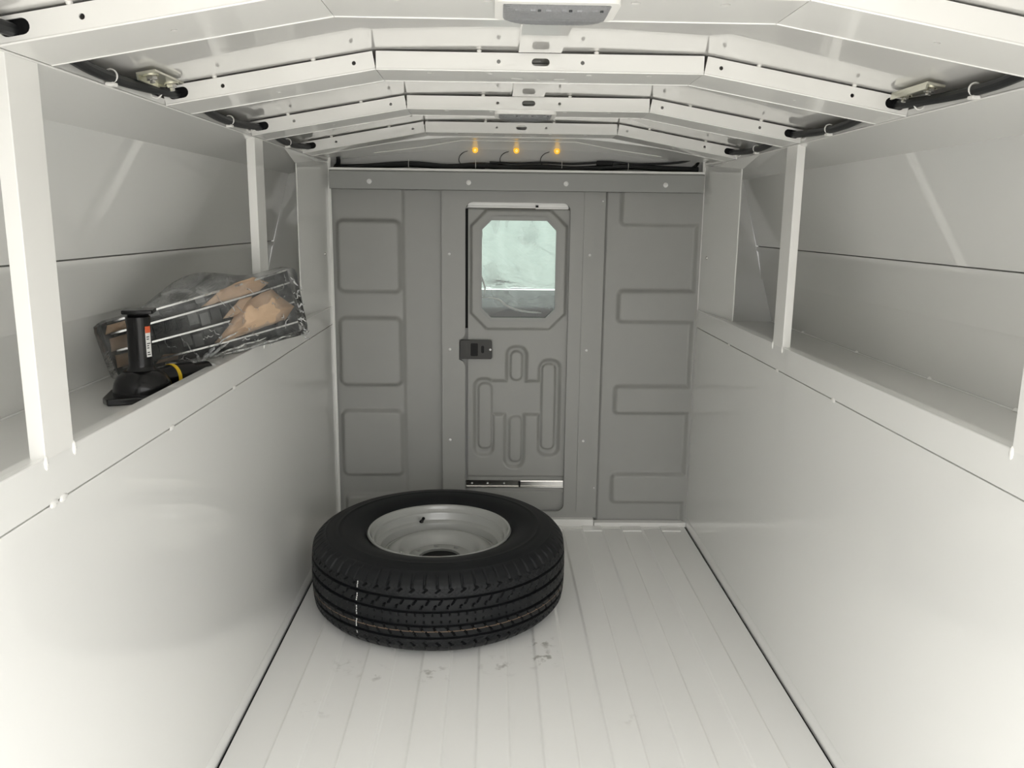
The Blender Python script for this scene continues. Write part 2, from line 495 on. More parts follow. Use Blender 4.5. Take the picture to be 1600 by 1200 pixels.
    part(MB().tube([(s * W, Y0, Z_HEAD), (s * W, 2.8, Z_HEAD)], .0022, 6), 'header_bend', 'paint')
    g = [(s * .671, 2.40, 1.3525), (s * .671, 2.62, 1.352), (s * .6705, 3.045, 1.367), (s * .672, 3.045, 1.362), (s * .709, 2.70, 1.327)]
    gt = [(x, y, z + .003) for x, y, z in g]
    part(MB().add(g + gt, [(0, 1, 2, 3, 4), (9, 8, 7, 6, 5)] + [(i, (i + 1) % 5, 5 + (i + 1) % 5, 5 + i) for i in range(5)]), 'gusset', 'paint')
    # weld tacks on the long seam
    for y in ((1.075, 1.10, 1.49, 1.86) if s < 0 else (1.77, 2.14, 2.6)):
        wt = part(MB().lathe([(.0005, .003), (.004, .0022), (.006, 0)], (0, 0, 0), 8), 'weld_tack', 'paint')
        wt.data.transform(Matrix.Translation((s * W, Y0, 0)))
        wt.rotation_euler = (0, -s * math.pi / 2, 0); wt.location = (0, y - Y0, Z_SEAM); wt.scale = (1, 2.0, 1)

# ---- roof skin
rp = [(-.83, 1.33), (-.70, 1.384), (-BX, 1.4555), (-.1, 1.4575), (.1, 1.4575), (BX, 1.4555), (.70, 1.384), (.83, 1.33)]
rp2 = [(x, z + .012) for x, z in reversed(rp)]
ceil = MB().prism(rp + rp2, 'y', Y0, 2.93).build('ceiling', 'roof', smooth=25)
struct(ceil)
# shallow raceway strip between the first bows
MB().prism([(-.042, 1.4565), (-.040, 1.451), (.036, 1.451), (.038, 1.4565)], 'y', BOW_Y[0] + BD, BOW_Y[1] - .012).build('raceway', 'roof', ceil)
MB().prism([(-.042, 1.4565), (-.040, 1.451), (.036, 1.451), (.038, 1.4565)], 'y', BOW_Y[1] + BD, BOW_Y[2] - .012).build('raceway', 'roof', ceil)
# front cap of the roof, falling towards the cab
cap = []
for (y, ze, zc) in ((2.925, 1.400, 1.4645), (2.94, 1.376, 1.437), (3.0, 1.37, 1.431), (3.08, 1.36, 1.408), (3.16, 1.347, 1.372), (3.22, 1.336, 1.35), (3.27, 1.325, 1.335), (3.30, 1.24, 1.24)):
    cap.append([(-.80, y, ze - .03), (-.70, y, ze)] + [(x, y, ze + (zc - ze) * (1 - max(0, (abs(x) - .2) / .5) ** 1.3)) for x in np.linspace(-.6, .6, 13)] + [(.70, y, ze), (.80, y, ze - .03)])
fc = MB().grid(cap).build('front_cap', 'wall', ceil, smooth=50)
sol = fc.modifiers.new('thick', 'SOLIDIFY'); sol.thickness = .008; sol.offset = 1.0
MB().tube([(-.5, 2.975, 1.383), (-.33, 2.972, 1.405), (-.2, 2.97, 1.4285), (0, 2.97, 1.4285), (.2, 2.97, 1.4285), (.33, 2.972, 1.405), (.5, 2.975, 1.383)], .0016, 6).build('sealant_line', 'paint', ceil)

# ---- bulkhead (wall_front): plastic panels with pressed shapes
front = struct(empty('wall_front', (0, Y1, 0)))
def sd_rbox(X, Z, x0, x1, z0, z1, r):
    cx, cz = (x0 + x1) / 2, (z0 + z1) / 2
    qx = np.abs(X - cx) - (x1 - x0) / 2 + r; qz = np.abs(Z - cz) - (z1 - z0) / 2 + r
    return np.hypot(np.maximum(qx, 0), np.maximum(qz, 0)) + np.minimum(np.maximum(qx, qz), 0) - r
def sstep(a, b, x):
    t = np.clip((x - a) / (b - a), 0, 1); return t * t * (3 - 2 * t)
def hfield(name, x0, x1, z0, z1, step, func, m, parent, ybase, keep=None, smooth=True):
    nx = int(round((x1 - x0) / step)) + 1; nz = int(round((z1 - z0) / step)) + 1
    X, Z = np.meshgrid(np.linspace(x0, x1, nx), np.linspace(z0, z1, nz))
    H = func(X, Z)
    co = np.stack([X, ybase - H, Z], -1).reshape(-1, 3)
    I = np.arange(nx * nz).reshape(nz, nx)
    F = np.stack([I[:-1, :-1], I[:-1, 1:], I[1:, 1:], I[1:, :-1]], -1).reshape(-1, 4)
    if keep is not None:
        cxx = (X[:-1, :-1] + X[1:, 1:]).reshape(-1) / 2; czz = (Z[:-1, :-1] + Z[1:, 1:]).reshape(-1) / 2
        F = F[keep(cxx, czz)]
    me = bpy.data.meshes.new(name); me.from_pydata(co.tolist(), [], F.tolist())
    me.materials.append(MT[m])
    me.polygons.foreach_set('use_smooth', [True] * len(me.polygons))
    ob = bpy.data.objects.new(name, me); COL.objects.link(ob); ob.parent = parent
    return ob
def left_h(X, Z):
    H = np.zeros_like(X)
    d = np.full_like(X, 9.0)
    for (z0, z1, x0) in ((.896, 1.152, -.647), (.549, .800, -.647), (.198, .450, -.647), (-.2, .118, -.640)):
        d = np.minimum(d, sd_rbox(X, Z, x0, -.424, z0, z1, .022))
    H += .019 * sstep(.009, -.009, d)
    H -= .014 * sstep(-.418, -.404, X)
    return H
hfield('pressed_panel', -W + .002, -.268, .018, 1.262, .004, left_h, 'plastic', front, 0.0)
def right_h(X, Z):
    d = np.full_like(X, 9.0)
    for (z0, z1) in ((1.147, 1.6), (.794, .909), (.446, .550), (.092, .205)):
        d = np.minimum(d, sd_rbox(X, Z, .379, .9, z0, z1, .016))
    d = np.minimum(d, sd_rbox(X, Z, .655, .9, -.5, 1.6, .01))
    # soften the inside corners
    H = .019 * sstep(.009, -.009, d)
    H -= .009 * (1 - sstep(.002, .007, np.abs(X - .322)))
    return H
hfield('pressed_panel', .316, W - .002, .018, 1.262, .004, right_h, 'plastic', front, 0.0)
# flat frame round the door opening, with a notch for the latch
hole = rrect(-.186, .194, .052, 1.222, (.01, .03, .028, .028))
notch = [(-.186, .745), (-.195, .727), (-.209, .722), (-.209, .648), (-.195, .642), (-.186, .622)]
hole2 = hole + notch
vs, fs = plate([(-.272, .03), (.320, .03), (.320, 1.262), (-.272, 1.262)], [hole2], .012)
mb = MB(); mb.add([(x, z_ - .004, y) for x, y, z_ in vs], fs)
mb.build('door_frame', 'plastic', front, smooth=30, bevel=.002)
vs, fs = plate(rrect(.243, .287, .05, 1.262, .008), [], .006)
MB().add([(x, -.012 + z_, y) for x, y, z_ in vs], fs).build('raised_strip', 'plastic', front, bevel=.0025)
rv = MB().lathe([(.0004, .0035), (.003, .003), (.005, .001), (.0052, 0)], n=12).build('rivet', 'rivet', front)
rv.rotation_euler = (math.pi / 2, 0, 0); rv.location = (-.244, -.0105, 1.036)
for (x, z, y) in ((-.243, .686, -.0105), (-.243, .338, -.0105), (.267, 1.038, -.0155), (.265, .686, -.0155), (.263, .338, -.0155), (.31, 1.23, -.0105), (.31, .15, -.0105)):
    r_ = copy_part(rv, front, (x, y, z))
    if x == .31: r_.scale = (.6, .6, .6)
for x in (.50, .62):
    r_ = copy_part(rv, front, (x, -.012, 1.225)); r_.scale = (.55,) * 3
# header rail over the bulkhead
hr = empty('bulkhead_rail', (0, Y1 - .02, 1.262)); tag(hr, 'grey painted metal rail with four bolts above the bulkhead door', 'rail')
MB().prism([(-.028, .0), (-.028, .060), (-.024, .064), (.03, .064), (.03, .060), (-.024, .058), (-.024, .0)], 'x', -W + .008, W - .008).build('rail_face', 'grey_rail', hr, bevel=.001)
MB().box(-W + .009, W - .009, -.030, .0, .0645, .0725).build('edge_strip', 'paint', hr, bevel=.001)
for x in (-.523, -.173, .172, .526):
    b_ = MB().lathe([(.0004, .006), (.004, .0055), (.0065, .003), (.0085, .0028), (.009, 0)], n=14).build('bolt', 'rivet', hr)
    b_.rotation_euler = (math.pi / 2, 0, 0); b_.location = (x, -.028, .026)

# ---- sliding door in the bulkhead
door = struct(empty('door_1', (0, Y1 + .012, .05)))
DZ = .05
WX0, WX1, WZ0, WZ1 = -.126, .144, .805, 1.158
def octd(X, Z, x0, x1, z0, z1, c):
    d = sd_rbox(X, Z, x0, x1, z0, z1, .001)
    cx, cz = (x0 + x1) / 2, (z0 + z1) / 2
    dd = ((np.abs(X - cx) - (x1 - x0) / 2) + (np.abs(Z - cz) - (z1 - z0) / 2) + c) / math.sqrt(2)
    return np.maximum(d, dd)
def door_h(X, Zl):
    Z = Zl + DZ
    H = np.zeros_like(X)
    # window surround, raised
    H += .011 * sstep(.006, -.006, octd(X, Z, -.165, .183, .762, 1.196, .058))
    # recessed pressing below the window
    d = np.full_like(X, 9.0)
    for (x0, x1, z0, z1, r) in ((-.156, -.076, .268, .574, .034), (-.035, .048, .45, .698, .036), (.089, .175, .267, .647, .036), (-.040, .042, .220, .55, .036), (-.10, .11, .428, .566, .012)):
        d = np.minimum(d, sd_rbox(X, Z, x0, x1, z0, z1, r))
    rec = sstep(.004, -.012, d)
    d2 = np.full_like(X, 9.0)
    for (x0, x1, z0, z1) in ((-.136, -.087, .298, .552), (-.015, .027, .566, .676), (.104, .153, .296, .627), (-.017, .028, .246, .424)):
        d2 = np.minimum(d2, sd_rbox(X, Z, x0, x1, z0, z1, .020))
    rib = sstep(.005, -.004, d2)
    H += -.016 * rec + .012 * rib * (rec > 0)
    # slide channels
    H -= .008 * sstep(.003, -.003, np.abs(Z - .158) - .029)
    H -= .010 * sstep(.003, -.003, 1.200 - Z)
    return H
okeep = lambda x, z: octd(x, z + DZ, WX0 - .002, WX1 + .002, WZ0 - .002, WZ1 + .002, .036) > 0
MB().box(-.215, -.165, .028, .034, .0, 1.18).build('door_gap', 'black', door)  # black plate behind the open gap, its colour standing in for shade
hfield('door_panel', -.1765, .198, 0.0, 1.18, .0032, door_h, 'plastic', door, 0.0, okeep)
vs, fs = plate(octagon(-.134, .151, .790, 1.173, .042), [octagon(WX0, WX1, WZ0, WZ1, .034)], .012)
MB().add([(x, -.010 + z_, y - DZ) for x, y, z_ in vs], fs).build('window_frame', 'grey_rail', door, bevel=.002)
MB().prism([(x, z - DZ) for x, z in octagon(WX0 - .002, WX1 + .002, WZ0 - .002, WZ1 + .002, .034)], 'y', -.004, -.001).build('window_pane', 'pane', door)
# latch
lat = MB().prism(rrect(-.207, -.086, .649 - DZ, .720 - DZ, .007), 'y', -.018, -.008).build('latch', 'latch', door, bevel=.0015)
lat['label'] = 'dark grey latch plate'
MB().prism(rrect(-.166, -.139, .661 - DZ, .709 - DZ, .004), 'y', -.0192, -.017).build('slot', 'black', lat)
MB().prism(rrect(-.127, -.116, .672 - DZ, .700 - DZ, .005), 'y', -.0192, -.017).build('slot', 'black', lat)
b_ = MB().lathe([(.0004, .0025), (.003, .002), (.0045, 0)], n=12).build('screw', 'rivet', lat)
b_.rotation_euler = (math.pi / 2, 0, 0); b_.location = (-.093, -.018, .685 - DZ)
# bottom slide
sl = MB().prism([(-.004, .144 - DZ), (-.004, .148 - DZ), (.003, .149 - DZ), (.003, .168 - DZ), (-.004, .169 - DZ), (-.004, .173 - DZ), (.005, .173 - DZ), (.005, .144 - DZ)], 'x', -.183, .193).build('slide_rail', 'zinc', door)
sl['label'] = 'zinc drawer slide across the foot of the door'
MB().prism([(-.008, .147 - DZ), (-.008, .151 - DZ), (-.003, .152 - DZ), (-.003, .165 - DZ), (-.008, .166 - DZ), (-.008, .170 - DZ), (.001, .170 - DZ), (.001, .147 - DZ)], 'x', .026, .192).build('inner_slide', 'zinc', sl)
MB().box(.020, .027, -.007, .001, .147 - DZ, .170 - DZ).build('stop', 'black', sl)
for x in (-.16, -.10, -.036):
    b_ = MB().lathe([(.0004, .002), (.003, .0015), (.004, 0)], n=10).build('screw', 'rivet', sl)
    b_.rotation_euler = (math.pi / 2, 0, 0); b_.location = (x, .002, .159 - DZ)
# top slide
sl = MB().prism([(-.002, 1.203 - DZ), (-.002, 1.208 - DZ), (.004, 1.209 - DZ), (.004, 1.219 - DZ), (-.002, 1.220 - DZ), (-.002, 1.224 - DZ), (.008, 1.224 - DZ), (.008, 1.203 - DZ)], 'x', -.178, .188).build('slide_rail', 'paint', door)
sl['label'] = 'white door slide at the head of the door'
MB().prism([(-.006, 1.200 - DZ), (-.006, 1.205 - DZ), (-.001, 1.206 - DZ), (-.001, 1.215 - DZ), (-.006, 1.216 - DZ), (-.006, 1.220 - DZ), (.002, 1.220 - DZ), (.002, 1.200 - DZ)], 'x', .068, .186).build('inner_slide', 'paint', sl)
MB().box(.068, .078, -.008, -.001, 1.206 - DZ, 1.213 - DZ).build('stop', 'black', sl)

# ---- the cab seen through the pane
cabs = MB()
cabs.box(-.95, -.93, Y1 + .06, 5.3, -.3, 1.75).box(.93, .95, Y1 + .06, 5.3, -.3, 1.75).box(-.95, .95, Y1 + .06, 4.6, 1.55, 1.6).box(-.95, .95, Y1 + .06, 5.3, -.32, -.3).box(-.95, .95, 5.25, 5.3, -.3, .62)
struct(cabs.build('cab_shell', 'cab', None))
bk = MB().box(-.95, -.21, Y1 + .03, Y1 + .06, -.3, 1.6).box(.20, .95, Y1 + .03, Y1 + .06, -.3, 1.6).box(-.21, .20, Y1 + .03, Y1 + .06, -.3, .76).box(-.21, .20, Y1 + .03, Y1 + .06, 1.20, 1.6)
struct(bk.build('cab_back', 'cab', None))
ws = MB().obox((0, 4.93, 1.15), (.92, 0, 0), (0, .32, -.42), (0, .003, .002)).build('window_1', 'tint_pane'); struct(ws)
db = MB()
dprof = [(5.2, .0), (5.2, .70), (5.0, .745), (4.8, .76), (4.55, .745), (4.45, .69), (4.42, .55), (4.5, .3), (4.55, 0)]
db.prism(dprof, 'x', -.92, .92)
dob = db.build('dashboard', 'dash', smooth=50, bevel=.02)
tag(dob, 'dark grey dashboard seen through the bulkhead door window', 'dashboard')
P = []
for i in range(26):
    row = []
    z = 1.17 - .36 * i / 25
    for j in range(30):
        x = -.19 + .40 * j / 29
        y = 3.24 + .018 * math.sin(x * 38 + z * 9) + .02 * mnoise.noise(Vector((x * 9, z * 7, 1.3))) + .03 * math.sin(z * 10)
        zz = z + (.03 * math.sin(x * 13 + .6) - .10 * (x + .05)) * (i / 25) ** 2
        row.append((x, y, zz))
    P.append(row)
psh = MB().grid(P).build('plastic_sheet', 'sheet', smooth=80)
tag(psh, 'milky plastic sheet hanging in the cab behind the door window', 'plastic sheet')
for (a, b_, nm2) in (((-.145, 3.225, 1.16), (-.125, 3.22, .86), 'fold'), ((-.13, 3.22, .865), (.10, 3.215, .800), 'fold')):
    pts = [Vector(a).lerp(Vector(b_), t) + Vector((.012 * math.sin(t * 9), 0, .008 * math.sin(t * 7))) for t in np.linspace(0, 1, 14)]
    MB().tube(pts, [.0015 + .0035 * math.sin(math.pi * t) for t in np.linspace(0, 1, 14)], 8).build(nm2, 'white', psh)

# ---- ground outside
fa = MB().box(-14, 14, 11, 11.4, -.85, 6).build('wall_outside', 'facade'); struct(fa)  # added wall, dims the bright sky behind the door window
gr = MB().box(-30, 30, -40, 40, -.95, -.85).build('ground', 'concrete'); struct(gr)

# ================================================================== ROOF BOWS
def channel(mb, p0, p1, yf, front_holes, bottom_holes, back=True):
    p0 = Vector(p0); p1 = Vector(p1); d = p1 - p0; L = d.length; u = d / L
    n = Vector((-u.y, u.x))
    if n.y < 0: n = -n
    vs, fs = plate([(0, 0), (L, 0), (L, BH), (0, BH)], front_holes(L), .0025)
    mb.add([(p0.x + u.x * a + n.x * b, yf + .00125 + c, p0.y + u.y * a + n.y * b) for a, b, c in vs], fs)
    vs, fs = plate([(0, .002), (L, .002), (L, BD), (0, BD)], bottom_holes(L), .0025)
    mb.add([(p0.x + u.x * a + n.x * (c + .00125), yf + b, p0.y + u.y * a + n.y * (c + .00125)) for a, b, c in vs], fs)
    a0 = p0; a1 = p1
    q = [(p0.x, p0.y), (p1.x, p1.y), (p1.x + n.x * BH, p1.y + n.y * BH), (p0.x + n.x * BH, p0.y + n.y * BH)]
    mb.prism(q, 'y', yf + BD - .0025, yf + BD)
    for yy in (yf + .0012, yf + BD - .0012):
        mb.tube([(p0.x, yy, p0.y + .0008), (p1.x, yy, p1.y + .0008)], .002, 6)
    return mb

def relocate(mb, o):
    mb.v = [(x - o[0], y - o[1], z - o[2]) for x, y, z in mb.v]; return mb

pos_words = ['nearest the open rear', 'second from the open rear', 'third from the open rear', 'nearest the bulkhead']
for bi, yb in enumerate(BOW_Y):
    org = (0, yb, Z_HEAD)
    root = empty('roof_bow', org)
    tag(root, 'white bent roof bow with punched holes, ' + pos_words[bi], 'roof bow', 'roof bows under the ceiling')
    mb = channel(MB(), (-BX + .0005, BZ), (BX - .0005, BZ), yb,
                 lambda L: [slot(L / 2, .016, .016, .0065), circ(L / 2 - .075, .016, .0036), circ(L / 2 + .075, .016, .0036)],
                 lambda L: [slot(L / 2 - .04, .08, .012, .006), slot(L / 2 + .04, .08, .012, .006), circ(L / 2, .085, .004), circ(L / 2 - .2, .03, .006), circ(L / 2 - .09, .03, .006), circ(L / 2 + .09, .03, .006), circ(L / 2 + .2, .03, .006)])
    relocate(mb, org).build('centre_span', 'paint', root, smooth=25)
    for s in (-1, 1):
        e_in, e_out = (s * (BX + .0005), BZ), (s * (W - .003), Z_HEAD + .001)
        ang = math.atan2(BZ - Z_HEAD, W - BX)
        if s < 0:
            fh = lambda L: [slot(.026, .017, .0185, .0095), circ(.107, .016, .0036), circ(L - .036, .016, .0036)]
            p0, p1 = e_out, e_in
        else:
            fh = lambda L: [slot(L - .026, .017, .0185, .0095), circ(L - .107, .016, .0036), circ(.028, .016, .0036)]
            p0, p1 = e_in, e_out
        mb = channel(MB(), p0, p1, yb, fh, lambda L: [circ(L / 2, .06, .004)])
        # spot of daylight-proof liner inside the slot: black rubber bushing
        relocate(mb, org).build('side_arm', 'paint', root, smooth=25)
        u = Vector((p1[0] - p0[0], p1[1] - p0[1])).normalized(); n = Vector((-u.y, u.x))
        if n.y < 0: n = -n
        L = math.hypot(p1[0] - p0[0], p1[1] - p0[1]); cs = .026 if s < 0 else L - .026
        vs, fs = plate(slot(cs, .017, .0192, .0102), [], .006)
        gm = MB().add([(p0[0] + u.x * a + n.x * b, yb + .0065 + c, p0[1] + u.y * a + n.y * b) for a, b, c in vs], fs)
        relocate(gm, org).build('rubber_bushing', 'black', root)
        # adhesive beads to the skin
        for t in (.25, .72):
            q = Vector(p0).lerp(Vector(p1), t) + n * (BH + .001)
            ad = MB().lathe([(.0005, -.002), (.004, .0), (.0045, .003), (.0005, .005)], (q.x, yb + .003, q.y), 8)
            relocate(ad, org).build('adhesive_bead', 'white', root)
    for x in (-.11, .10):
        ad = MB().lathe([(.0005, -.002), (.004, .0), (.0045, .003), (.0005, .005)], (x, yb + .003, BZ + BH + .001), 8)
        relocate(ad, org).build('adhesive_bead', 'white', root)

# ================================================================== POSTS
for s, yp, lab in ((-1, 1.065, 'white steel post in the left locker opening, large and nearest'), (-1, 2.12, 'white steel post in the left locker opening behind the wrapped grille'),
                   (1, 1.065, 'white steel post cut off by the right edge of the picture'), (1, 2.115, 'white steel post standing in the right locker opening')):
    root = empty('support_post', (s * W, yp, Z_LIP)); tag(root, lab, 'post', 'posts of the locker openings')
    h = Z_HEAD - Z_LIP
    f = MB().prism([(0, 0), (s * .021, 0), (s * .021, .003), (s * .003, .003), (s * .003, .075), (0, .075)], 'z', -.004, h)
    f.build('channel', 'paint', root, bevel=.0012)
    for y in (0, .075):
        wt = MB().lathe([(.0005, .003), (.0035, .002), (.005, 0)], n=8).build('weld_tack', 'paint', root)
        wt.rotation_euler = (0, -s * math.pi / 2, 0); wt.location = (0, y, -.006); wt.scale = (2.2, 1, 1)

# ================================================================== LAMPS
for yl, lab in ((1.045, 'white dome lamp with clear ribbed lens under the nearest bow'), (2.10, 'small far dome lamp with clear lens under the third bow')):
    root = empty('dome_lamp', (-.006, yl + .05, BZ)); tag(root, lab, 'lamp', 'dome lamps under the bows')
    vs, fs = plate(rrect(-.076, .076, -.046, .046, .012), [], .007)
    MB().add([(x, y, z - .0035) for x, y, z in vs], fs).build('base', 'white', root, bevel=.003)
    # lens: shallow ribbed dome
    P = []
    for i in range(41):
        a = -1 + 2 * i / 40
        row = []
        for j in range(17):
            b = -1 + 2 * j / 16
            px, py = .066 * a, .036 * b
            dz = max(0, (1 - abs(a) ** 4) * (1 - abs(b) ** 4)) ** .5
            row.append((px, py, -.0065 - .0115 * dz - (.0006 if i % 2 else 0)))
        P.append(row)
    MB().grid(P).build('lens', 'lens', root, smooth=20)
    for k in range(6):
        x = -.048 + k * .0192
        MB().box(x - .003, x + .003, -.012, -.006, -.0090, -.0068).build('led_chip', 'label', root)
        if k % 2: MB().box(x + .006, x + .010, -.012, -.008, -.0088, -.0068).build('driver_chip', 'dash', root)

# ================================================================== HOSES along the roof edges
for s, nm in ((-1, 'left'), (1, 'right')):
    root = empty('cable_sleeve', (s * .65, 0.5, 1.366)); tag(root, 'black corrugated cable sleeve threaded through the bows along the %s roof edge' % nm, 'cable')
    pts = []
    for y in np.linspace(.5, 2.76, 90):
        k = 0
        for yb in BOW_Y:
            k = max(k, math.exp(-((y - yb - .06) / .12) ** 2))
        pts.append((s * (.663 - .015 * k) - s * .65, y - .5, (1.3675 + .004 * k - .003 * math.sin(y * 11)) - 1.366))
    MB().tube(pts, .0082, 10).build('sleeve', 'rubber', root)
    for y in (1.33, 1.50, 1.90, 2.06, 2.42, 2.60):
        ring = MB()
        c = (s * .013, y - .5, .0015 if y in (1.33, 1.9, 2.42) else .002)
        ring.tube([(c[0] + .0095 * math.cos(a), c[1], c[2] + .0095 * math.sin(a)) for a in np.linspace(0, 2 * math.pi, 17)], .0014, 6)
        tie = ring.build('cable_tie', 'white', root)
        if y in (1.33, 1.9, 2.42):
            MB().box(c[0] - .007, c[0] + .007, c[1] - .008, c[1] + .008, c[2] - .0155, c[2] - .0095).build('mount', 'white', tie, bevel=.002)

# ================================================================== BRACKETS with bolts
for s, nm in ((-1, 'left'), (1, 'right')):
    root = empty('hinge_bracket', (s * .640, 1.466, 1.3855)); root.rotation_euler = (0, s * math.radians(10), 0)
    tag(root, 'zinc hinge bracket with two bolts near the %s end of the second bow' % nm, 'bracket', 'hinge brackets on the roof')
    MB().box(-.016, .016, -.062, .062, -.002, .002).build('plate', 'yellow_zinc', root, bevel=.0008)
    MB().box(-.016, -.013, -.062, .062, -.010, -.002).build('flange', 'yellow_zinc', root)
    for y in (-.042, .042):
        bo = MB().lathe([(.0005, -.014), (.0045, -.014), (.0045, -.009), (.0088, -.009), (.0088, -.003), (.0105, -.003), (.0105, -.0018)], (0, y, 0), 6).build('bolt', 'zinc', root, smooth=10)
        MB().lathe([(.0125, -.0035), (.0125, -.0018), (.0, -.0018)], (0, y, 0), 16).build('washer', 'yellow_zinc', bo)

# ================================================================== MARKER LAMPS and wiring above the bulkhead
amb = []
for k, (x, nm) in enumerate(((-.152, 'left'), (-.004, 'middle'), (.142, 'right'))):
    y, z = 3.115, 1.4045
    # the cap surface is sloped: lamp face tilts to follow
    root = empty('marker_light', (x, 3.068, 1.4045)); root.rotation_euler = (math.radians(98), 0, 0)
    tag(root, 'glowing amber marker light with looped wire, %s one of three' % nm, 'marker light', 'amber marker lights')
    MB().lathe([(.0005, .006), (.005, .006), (.0065, .004), (.0095, .0035), (.0105, 0), (.0105, -.014), (.0005, -.014)], n=24).build('lens', 'amber', root)
    MB().lathe([(.0005, .0068), (.0035, .0066), (.005, .005)], n=16).build('core', 'amber_core', root)
    MB().lathe([(.0005, .0085), (.0017, .008), (.002, .0065)], n=10).build('bulb_pin', 'red', root)
    wr = empty('lamp_wire', (x, 3.08, 1.35)); tag(wr, 'thin black wire looping down from the %s amber light' % nm, 'wire', 'wires of the amber lights')
    pts = [(-.004, .008, .053), (-.022, .002, .053), (-.045, -.002, .045), (-.058, -.004, .028), (-.055, -.006, .010), (-.035, -.006, -.002), (-.005, -.004, -.003)]
    sm = []
    for i in range(len(pts) - 1):
        p0 = Vector(pts[max(i - 1, 0)]); p1 = Vector(pts[i]); p2 = Vector(pts[i + 1]); p3 = Vector(pts[min(i + 2, len(pts) - 1)])
        for t in np.linspace(0, 1, 7)[:-1]:
            sm.append(.5 * ((2 * p1) + (p2 - p0) * t + (2 * p0 - 5 * p1 + 4 * p2 - p3) * t * t + (3 * p1 - p0 - 3 * p2 + p3) * t ** 3))
    MB().tube(sm, .0013, 6).build('wire', 'black', wr)
    MB().box(-.012, .036, -.012, .0, -.010, .004).build('connector', 'black', wr, bevel=.002)

hn = empty('wiring_harness', (0, 3.07, 1.342)); tag(hn, 'thick black wiring harness strung above the bulkhead rail', 'wiring')
def cr_path(pts, n=6):
    out = []
    for i in range(len(pts) - 1):
        p0 = Vector(pts[max(i - 1, 0)]); p1 = Vector(pts[i]); p2 = Vector(pts[i + 1]); p3 = Vector(pts[min(i + 2, len(pts) - 1)])
        for t in np.linspace(0, 1, n + 1)[:-1]:
            out.append(.5 * ((2 * p1) + (p2 - p0) * t + (2 * p0 - 5 * p1 + 4 * p2 - p3) * t * t + (3 * p1 - p0 - 3 * p2 + p3) * t ** 3))
    out.append(Vector(pts[-1])); return out
main = [(-.655, 0, -.004), (-.55, 0, .0), (-.385, 0, .011), (-.25, 0, .003), (-.135, 0, .010), (-.02, 0, .002), (.09, 0, .006), (.215, 0, .001), (.40, 0, .012), (.53, 0, .006), (.655, 0, .004)]
MB().tube(cr_path(main), .0105, 10).build('sleeve', 'rubber', hn)
MB().tube(cr_path([(-.10, -.004, .020), (0, -.004, .018), (.1, -.004, .022), (.2, -.004, .019), (.33, -.004, .026), (.45, -.004, .021), (.58, -.004, .028), (.63, -.03, .040)]), .0042, 8).build('branch', 'rubber', hn)
MB().tube(cr_path([(-.655, 0, -.006), (-.640, -.01, .012), (-.640, -.03, .038), (-.655, -.05, .050), (-.69, -.06, .052)]), .0075, 8).build('branch', 'rubber', hn)
MB().tube(cr_path([(.62, 0, .0), (.648, 0, .02), (.655, -.03, .040), (.68, -.05, .046)]), .006, 8).build('branch', 'rubber', hn)
for x in (-.39, -.15, .16, .40):
    MB().tube([(x, .0115 * math.cos(a), .011 + .016 * math.sin(a)) for a in np.linspace(0, 2 * math.pi, 17)], .0012, 6).build('cable_tie', 'white', hn)
MB().box(.285, .345, -.012, .004, .015, .031).build('connector', 'black', hn, bevel=.002)
# dark ledge behind the rail that carries the wiring
MB().box(-W, W, Y1 + .0, 3.29, 1.300, 1.312).build('wiring_ledge', 'latch', front).location = (0, -Y1, 0)

# ================================================================== SPARE WHEEL
TX, TY = -.242, 2.40
wheel = empty('spare_wheel', (TX, TY, .0055)); tag(wheel, 'black road tyre on a grey steel wheel lying flat on the floor', 'wheel')
TW = .242
